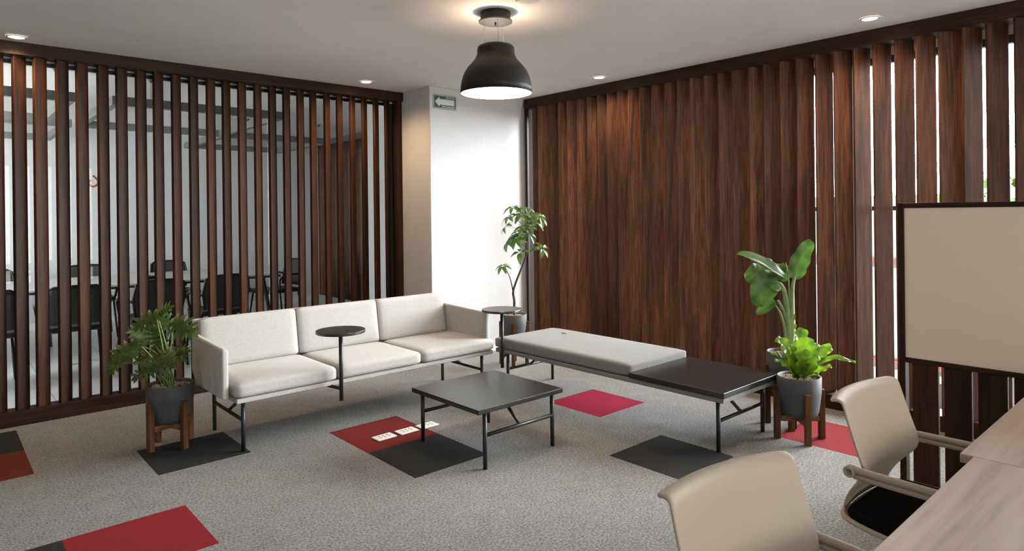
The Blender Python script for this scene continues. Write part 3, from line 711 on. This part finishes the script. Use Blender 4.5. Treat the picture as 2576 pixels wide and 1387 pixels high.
# ------------------------------------------------------------------ pendant lamp
px_, py_ = 0.627, -0.969
pl = thing('pendant_lamp', 'large black dome pendant lamp hanging from the ceiling on three cables', 'lamp', (px_, py_, ZC))
z_ = lambda z: z-ZC
MB().lathe([(0, z_(2.613)), (0.09, z_(2.613)), (0.09, z_(2.562)), (0, z_(2.562))], n=48).build('canopy', 'lamp_black', pl, bevel=0.002)
MB().lathe([(0, z_(2.561)), (0.101, z_(2.561)), (0.101, z_(2.553)), (0, z_(2.553))], n=48).build('canopy_plate', 'plate_grey', pl)
MB().tube([(0.0, 0, z_(2.553)), (0.0, 0, z_(2.530))], 0.006).build('cable_gland', 'black_metal', pl, smooth=True)
outer = [(0.085, 2.417), (0.100, 2.412), (0.109, 2.402), (0.112, 2.388), (0.112, 2.366), (0.116, 2.350), (0.128, 2.328), (0.150, 2.302), (0.170, 2.280), (0.186, 2.256), (0.198, 2.230), (0.207, 2.200), (0.213, 2.165), (0.2165, 2.125)]
inner = [(0.2135, 2.125), (0.210, 2.165), (0.204, 2.200), (0.195, 2.230), (0.183, 2.256), (0.167, 2.280), (0.147, 2.302), (0.125, 2.328), (0.113, 2.350), (0.109, 2.366), (0.109, 2.388), (0.106, 2.399), (0.098, 2.408), (0.085, 2.412)]
MB().lathe([(r, z_(z)) for r, z in outer+inner], n=72, closed=True).build('lamp_shade', 'lamp_black', pl, smooth=True)
MB().lathe([(0, z_(2.128)), (0.213, z_(2.128)), (0.213, z_(2.133)), (0, z_(2.133))], n=64).build('diffuser', 'lamp_glow', pl)
MB().lathe([(0, z_(2.365)), (0.03, z_(2.365)), (0.03, z_(2.372)), (0, z_(2.372))], n=24).build('upper_bulb', emit('upper_glow', (1.0, 0.72, 0.45), 30.0), pl)
for a in (2.3, 0.2, 4.2):
    c, s = math.cos(a)*0.066, math.sin(a)*0.066
    MB().tube([(c, s, z_(2.553)), (c*1.25, s*1.25, z_(2.412))], 0.0012, 6).build('cable', 'cable', pl)
lp = light('pendant_light', 'POINT', (px_, py_, 2.05), 22, (1, 0.86, 0.68), shadow_soft_size=0.12)
lu = light('pendant_uplight', 'POINT', (px_, py_, 2.390), 5.0, (1.0, 0.68, 0.43), shadow_soft_size=0.012)

# ------------------------------------------------------------------ downlights
DL = [(-1.478, 1.437, 'recessed ceiling downlight at far left above the slatted screen'), (1.041, 1.329, 'recessed ceiling downlight above the right end of the slatted screen'),
      (2.560, -0.122, 'recessed ceiling downlight above the middle of the louvre wall'), (2.519, -2.388, 'recessed ceiling downlight above the right part of the louvre wall')]
for x, y, lab in DL:
    t = thing('downlight', lab, 'ceiling light', (x, y, ZC), 0, 'recessed downlights')
    MB().box(-0.062, 0.062, -0.062, 0.062, -0.003, -0.0005).build('trim_plate', 'ceiling', t)
    MB().lathe([(0.057, -0.004), (0.052, -0.009), (0.046, -0.009), (0.044, -0.004)], n=32).build('trim_ring', 'white_gloss', t, smooth=True)
    MB().lathe([(0, -0.0035), (0.046, -0.0035), (0.046, -0.006), (0, -0.006)], n=32).build('bulb', 'spot_glow', t)
    light('downlight_beam', 'SPOT', (x, y, ZC-0.012), 75, (1.0, 0.66, 0.36), (0, 0, 0), spot_size=math.radians(150), spot_blend=0.9, shadow_soft_size=0.03)
s_ = thing('ceiling_sensor', 'small white box on the ceiling above the pendant lamp', 'sensor', (0.60, -1.28, ZC-0.001))
box('housing', 'white_gloss', -0.05, 0.05, -0.05, 0.05, -0.018, 0, s_, bevel=0.004)

# ------------------------------------------------------------------ evacuation sign
sg = thing('evacuation_sign', 'green and white evacuation route sign with a left arrow on the white wall', 'sign', (1.776, YW-0.0125, 2.474))
def rr(w_, h_, r, n=6):
    P = []
    for cx, cy, b_ in ((w_/2-r, h_/2-r, 0), (-w_/2+r, h_/2-r, PI/2), (-w_/2+r, -h_/2+r, PI), (w_/2-r, -h_/2+r, 1.5*PI)):
        for k in range(n+1): a = b_+PI/2*k/n; P.append((cx+r*math.cos(a), cy+r*math.sin(a)))
    return P
def flat(poly, y0, y1, name, mat, parent):
    m_ = MB().prism(poly, 0, 1)
    for v in m_.bm.verts: v.co = Vector((v.co.x, y0+(y1-y0)*v.co.z, v.co.y))
    return m_.build(name, mat, parent)
flat(rr(0.276, 0.136, 0.010), -0.0030, 0.0, 'panel', 'green_sign', sg)
flat(rr(0.268, 0.128, 0.008), -0.0034, -0.0028, 'white_border', 'sign_white', sg)
flat(rr(0.256, 0.116, 0.004), -0.0038, -0.0030, 'green_field', 'green_sign', sg)
flat([(-0.116, 0.0), (-0.066, 0.047), (-0.066, 0.027), (0.110, 0.027), (0.110, -0.027), (-0.066, -0.027), (-0.066, -0.047)], -0.0042, -0.0036, 'arrow', 'sign_white', sg)
RX = Matrix.Rotation(PI/2, 4, 'X')
text_obj('lettering', 'RUTA DE', 0.0255, 'sign_white', Matrix.Translation((0.113, -0.0042, 0.0345)) @ RX, sg, sx=0.92, align='RIGHT')
text_obj('lettering', 'EVACUACION', 0.0255, 'sign_white', Matrix.Translation((0.113, -0.0042, -0.0525)) @ RX, sg, sx=0.92, align='RIGHT')

# ------------------------------------------------------------------ freestanding partition with pinboard
pt = thing('pinboard_partition', 'dark-framed partition with beige pinboard above and louvres below, right of the louvre wall', 'partition', (1.60, 0, 0))
y0, y1 = -4.60, -2.826
box('frame_post', 'walnut', 0, 0.05, y1-0.028, y1, 0, 1.434, pt, bevel=0.002)
box('frame_post', 'walnut', 0, 0.05, y0, y0+0.028, 0, 1.434, pt, bevel=0.002)
box('top_rail', 'walnut_y', 0, 0.05, y0+0.028, y1-0.028, 1.410, 1.434, pt, bevel=0.002)
box('middle_rail', 'walnut_y', 0, 0.05, y0+0.028, y1-0.028, 0.664, 0.688, pt, bevel=0.002)
box('bottom_rail', 'walnut_y', 0, 0.05, y0+0.028, y1-0.028, 0.0, 0.05, pt, bevel=0.002)
box('pinboard', 'board', 0.006, 0.03, y0+0.028, y1-0.028, 0.688, 1.410, pt)
yy = y1-0.052
while yy > y0+0.1:
    m4 = Matrix.Translation((0.0, yy, 0)) @ Matrix.Rotation(math.radians(-8), 4, 'Z')
    MB().box(0.012, 0.030, -0.113, 0.0, 0.05, 0.664, m4).build('louvre_slat', 'walnut', pt, bevel=0.003)
    yy -= 0.132

# ------------------------------------------------------------------ desks
def desk(name, x0, x1, yf, label):
    t = thing(name, label, 'desk', (x0, yf, 0), 0, 'pale wood desks')
    L = x1-x0; Dp = 1.25
    box('desk_top', 'oak', 0, L, -Dp, 0, 0.715, 0.74, t, bevel=0.002)
    for x in (0.12, L-0.12):
        for y in (-0.28, -Dp+0.1): box('leg', 'beige', x-0.02, x+0.02, y-0.02, y+0.02, 0, 0.7149, t, bevel=0.003)
    return t
desk('desk', -1.62, 0.168, -3.462, 'pale wood desk top in the near foreground')
desk('desk', 0.170, 1.52, -3.430, 'pale wood desk top set slightly forward, nearer the pinboard')

# ------------------------------------------------------------------ beige office chairs
def chair():
    t = thing('office_chair', '', 'chair', (0, 0, 0), 0, 'beige shell chairs at the desks')
    rows = [(0.836, 0.072, .204), (0.840, 0.068, .205), (0.843, 0.056, .206), (0.842, 0.043, .206), (0.836, 0.035, .207), (0.822, 0.030, .208), (0.80, 0.024, .209), (0.76, 0.011, .210), (0.72, -0.002, .211),
            (0.685, -0.015, .212), (0.658, -0.024, .210), (0.635, -0.024, .205), (0.612, -0.006, .195), (0.588, 0.020, .180), (0.555, 0.042, .165), (0.525, 0.054, .155), (0.503, 0.060, .150)]
    g = []
    for z, y, hw in rows:
        r_ = []
        for j in range(-10, 11):
            u = j/10; r_.append((u*hw, y + 0.035*(1-u*u)*(1 if z > 0.6 else 0.4), z))
        g.append(r_)
    MB().grid(g).build('backrest', 'beige', t, smooth=True, solid=0.011, sub=1)
    srows = [(0.502, 0.062, .140), (0.499, 0.056, .185), (0.496, 0.034, .218), (0.492, -0.03, .236), (0.487, -0.12, .245), (0.483, -0.22, .248), (0.478, -0.32, .245), (0.470, -0.40, .235), (0.456, -0.45, .215), (0.443, -0.465, .19)]
    g = []; g2 = []
    for z, y, hw in srows:
        g.append([((j/10)*hw, y + (0.012*(1-(j/10)**2) if y > 0.03 else 0), z - 0.004 + 0.014*(abs(j/10))**6) for j in range(-10, 11)])
    MB().grid(g).build('seat_shell', 'beige', t, smooth=True, solid=0.014, sub=1)
    for z, y, hw in srows[1:-1]:
        g2.append([((j/10)*(hw-0.018), max(-0.44, min(y, 0.050)-0.006), z + 0.012 + 0.010*(1-(abs(j/10))**4)) for j in range(-10, 11)])
    MB().grid(g2).build('seat_pad', 'seat_black', t, smooth=True, solid=0.016, sub=1)
    for sx_ in (-1, 1):
        x = sx_*0.232
        a = MB()
        for zz, r in ((0.664, 0.0102), (0.6465, 0.0085)):
            a.tube(smoothp([Vector((x, -0.005, zz)), Vector((x+sx_*0.004, -0.10, zz)), Vector((x+sx_*0.006, -0.26, zz)), Vector((x+sx_*0.004, -0.40, zz-0.012)), Vector((x-sx_*0.01, -0.455, zz-0.08)), Vector((x-sx_*0.01, -0.46, 0.52)), Vector((x-sx_*0.05, -0.40, 0.474))]), r, 12)
        a.build('armrest', 'beige', t, smooth=True)
        h = MB(); h.lathe([(0, -0.014), (0.014, -0.014), (0.0165, -0.010), (0.0165, 0.009), (0.014, 0.013), (0.009, 0.013), (0.008, 0.008), (0, 0.008)], n=28)
        m4 = Matrix.Translation((x, 0.006, 0.657)) @ Matrix.Rotation(sx_*PI/2, 4, 'Y')
        for v in h.bm.verts: v.co = m4 @ v.co
        hb = h.build('hub', 'beige', t, smooth=True)
        h = MB(); h.lathe([(0, 0.008), (0.0045, 0.008), (0.0045, 0.0115), (0, 0.0115)], n=12)
        for v in h.bm.verts: v.co = m4 @ v.co
        h.build('screw', 'steel', hb)
        MB().tube([(x-sx_*0.002, 0.006, 0.652), (sx_*0.195, 0.012, 0.640), (sx_*0.15, 0.03, 0.63)], 0.0095, 10).build('back_bracket', 'beige', t, smooth=True)
    MB().tube([(0, -0.21, 0.10), (0, -0.21, 0.48)], 0.027, 16).build('column', 'beige', t, smooth=True)
    for k in range(4):
        a = PI/4+k*PI/2; c, s = math.cos(a), math.sin(a)
        MB().tube([(0, -0.21, 0.115), (c*0.15, -0.21+s*0.15, 0.095), (c*0.30, -0.21+s*0.30, 0.035)], [0.024, 0.018, 0.013], 10).build('leg', 'beige', t, smooth=True)
        MB().lathe([(0, 0), (0.018, 0), (0.018, 0.022), (0.010, 0.034), (0, 0.034)], (c*0.30, -0.21+s*0.30, 0), 16).build('glide', 'chair_black', t, smooth=True)
    return t
ch1 = chair(); ch1.location = (-0.645, -3.263, 0); ch1.rotation_euler = (0, 0, math.radians(-7.8))
ch1['label'] = 'nearest beige plastic shell chair, tucked at the near desk'
ch2 = copy_tree(ch1); ch2.location = (0.277, -3.207, 0); ch2.rotation_euler = (0, 0, math.radians(-2))
ch2['label'] = 'beige plastic shell chair with black seat pad, nearer the pinboard'

# ------------------------------------------------------------------ meeting room
mt = thing('meeting_table', 'long grey-topped meeting table with black legs behind the glass', 'table', (0, 0, 0))
box('table_top', 'conf_top', -3.2, 1.12, 3.50, 4.80, 0.722, 0.74, mt)
box('top_edge', 'chair_black', -3.2, 1.12, 3.495, 4.805, 0.700, 0.7215, mt)
for x in (-3.05, -1.0, 0.98):
    for (ya, yb) in ((3.68, 3.52), (4.62, 4.78)):
        MB().tube([(x, ya, 0.70), (x+0.06, yb, 0.0)], 0.022, 8).build('leg', 'chair_black', mt)
def mesh_chair(loc, rz, label):
    t = thing('meeting_chair', label, 'chair', loc, rz, 'black mesh meeting chairs')
    g = []
    for i in range(7):
        s = i/6; hw = 0.17+0.05*math.sin(PI*min(1, 0.15+s*0.7)); g.append([(j/5*hw, -0.22-0.08*s+0.03*(1-(j/5)**2)*-1, 0.50+0.34*s-0.012*(abs(j/5)**4)*s*3) for j in range(-5, 6)])
    MB().grid(g).build('backrest', 'mesh_black', t, smooth=True, solid=0.006)
    fr = []
    for (u, s) in ((-1, 0), (-1, .5), (-1, .92), (-.8, 1), (0, 1.02), (.8, 1), (1, .92), (1, .5), (1, 0)):
        hw = 0.17+0.05*math.sin(PI*min(1, 0.15+s*0.7)); fr.append(Vector((u*hw, -0.22-0.08*s-0.03*(1-u*u), 0.50+0.34*s-0.012*s)))
    MB().tube(fr, 0.011, 8).build('back_frame', 'chair_black', t, smooth=True)
    box('seat', 'chair_black', -0.23, 0.23, -0.22, 0.24, 0.43, 0.48, t, bevel=0.02, seg=3)
    for sx_ in (-1, 1):
        MB().tube(smoothp([Vector((sx_*0.22, -0.25, 0.64)), Vector((sx_*0.27, -0.15, 0.66)), Vector((sx_*0.27, 0.02, 0.655)), Vector((sx_*0.26, 0.10, 0.60)), Vector((sx_*0.24, 0.08, 0.46))]), 0.013, 8).build('armrest', 'chair_black', t, smooth=True)
        for sy in (-1, 1):
            MB().tube([(sx_*0.21, sy*0.19, 0.43), (sx_*0.24, sy*0.25, 0.0)], 0.011, 8).build('leg', 'chair_black', t, smooth=True)
    return t
mc = mesh_chair((0.27, 3.02, 0), 0.0, 'black mesh chair at the near side of the meeting table, first from its right end')
spots = [((-0.35, 2.98, 0), 0.05, 'black mesh chair at the near side of the meeting table, second from its right end'),
         ((-0.98, 2.95, 0), -0.06, 'black mesh chair at the near side of the meeting table, third from its right end'),
         ((-1.60, 2.97, 0), 0.03, 'black mesh chair at the near side of the meeting table, fourth from its right end'),
         ((-2.20, 2.97, 0), 0.0, 'black mesh chair at the near side of the meeting table, farthest left'),
         ((1.40, 4.35, 0), 1.75, 'black mesh chair at the right head of the meeting table'),
         ((0.42, 5.12, 0), PI+0.05, 'black mesh chair across the meeting table, first from its right end'),
         ((-0.50, 5.15, 0), PI-0.05, 'black mesh chair across the meeting table, second from its right end'),
         ((-1.42, 5.12, 0), PI, 'black mesh chair across the meeting table, third from its right end')]
for loc, rz, lab in spots:
    c = copy_tree(mc); c.location = loc; c.rotation_euler = (0, 0, rz); c['label'] = lab
# things on the table
ph = thing('conference_phone', 'dark conference phone lying on the meeting table', 'phone', (-0.12, 3.95, 0.7405))
MB().prism([(0.13, 0), (0.05, 0.05), (-0.065, 0.112), (-0.07, 0), (-0.065, -0.112), (0.05, -0.05)], 0, 0.035).build('body', 'chair_black', ph, bevel=0.008)
box('keypad', 'alu', 0.0, 0.08, -0.025, 0.025, 0.0352, 0.038, ph)
# square lamp channels hung from the meeting room ceiling
def ring(x0, x1, y0, y1, z, label):
    t = thing('channel_light', label, 'lamp', (0, 0, 0), 0, 'suspended channel lights')
    wd = 0.055; h = 0.075
    box('channel', 'duct_grey', x0, x1, y0, y0+wd, z, z+h, t); box('channel', 'duct_grey', x0, x1, y1-wd, y1, z, z+h, t)
    box('channel', 'duct_grey', x0, x0+wd, y0+wd, y1-wd, z, z+h, t); box('channel', 'duct_grey', x1-wd, x1, y0+wd, y1-wd, z, z+h, t)
    for x, y in ((x0+0.3, y0+0.03), (x1-0.12, y0+0.03), (x0+0.3, y1-0.03), (x1-0.12, y1-0.03)):
        MB().tube([(x, y, z+h), (x, y, ZC-0.03)], 0.002, 6).build('suspension_wire', 'black_metal', t)
        MB().lathe([(0, ZC-0.032), (0.006, ZC-0.032), (0.03, ZC-0.001), (0, ZC-0.001)], (x, y, 0), 12).build('ceiling_cup', 'duct_grey', t)
ring(-0.76, 0.72, 2.38, 4.22, 2.36, 'suspended square lamp channel nearest the glass in the meeting room')
ring(0.73, 2.08, 4.23, 5.85, 2.36, 'suspended square lamp channel over the far right of the meeting room')
ring(-2.7, -1.02, 2.40, 3.95, 2.36, 'suspended square lamp channel at the far left of the meeting room')
ring(-1.9, -0.80, 4.17, 5.80, 2.36, 'suspended square lamp channel over the far left of the meeting table')
wl = thing('wall_emblem', 'small red drop-shaped emblem on the meeting room wall', 'emblem', (-0.30, 6.19, 1.88))
P_ = [Vector((0.0, 0, 0.085)), Vector((0.05, 0, 0.03)), Vector((0.055, 0, -0.02)), Vector((0.0, 0, -0.06)), Vector((-0.055, 0, -0.02)), Vector((-0.03, 0, 0.03))]
MB().tube(smoothp(P_), 0.009, 8).build('drop', 'red_paint', wl)

# ------------------------------------------------------------------ outside
struct(box('ground', 'concrete', 3.3, 60, -40, 40, -3.3, -3.2))
bd = thing('building', 'pale building with red floor bands seen through the louvre gaps', 'building', (14, 0, -3.2))
box('wall', 'concrete', 0, 6, -9, 14, 0, 4.9, bd)
for z in (1.2, 3.4):
    box('red_band', 'red_paint', -0.12, 0, -9, 14, z, z+0.06, bd); box('ledge', 'white', -0.3, -0.12, -9, 14, z-0.25, z-0.1, bd)
for k in range(11):
    for z in (0.3, 1.6, 3.05): box('window', 'frame_dark', -0.03, 0, -8.2+2*k, -7.2+2*k, z, z+0.7, bd)
tr = thing('tree', 'green tree beyond the far right louvre gap', 'tree', (11.6, -1.3, -3.2))
MB().tube([(0, 0, 0), (0.1, 0, 2.2), (0, 0.1, 3.6)], [0.18, 0.14, 0.08], 10).build('trunk', 'bark', tr, smooth=True)
g = MB(); rn = random.Random(3)
for k in range(900):
    d = Vector((rn.gauss(0, 1), rn.gauss(0, 1), rn.gauss(0, 1))).normalized()*rn.uniform(0.5, 1.0); c = Vector((d.x*1.3, d.y*1.3, 4.0+d.z*1.3))
    a = Vector((rn.gauss(0, 1), rn.gauss(0, 1), rn.gauss(0, 1))).normalized(); b = a.cross(d).normalized(); s = 0.14
    g.bm.faces.new([g.bm.verts.new(c+a*s), g.bm.verts.new(c+b*s), g.bm.verts.new(c-a*s), g.bm.verts.new(c-b*s)])
g.build('foliage', 'foliage', tr)
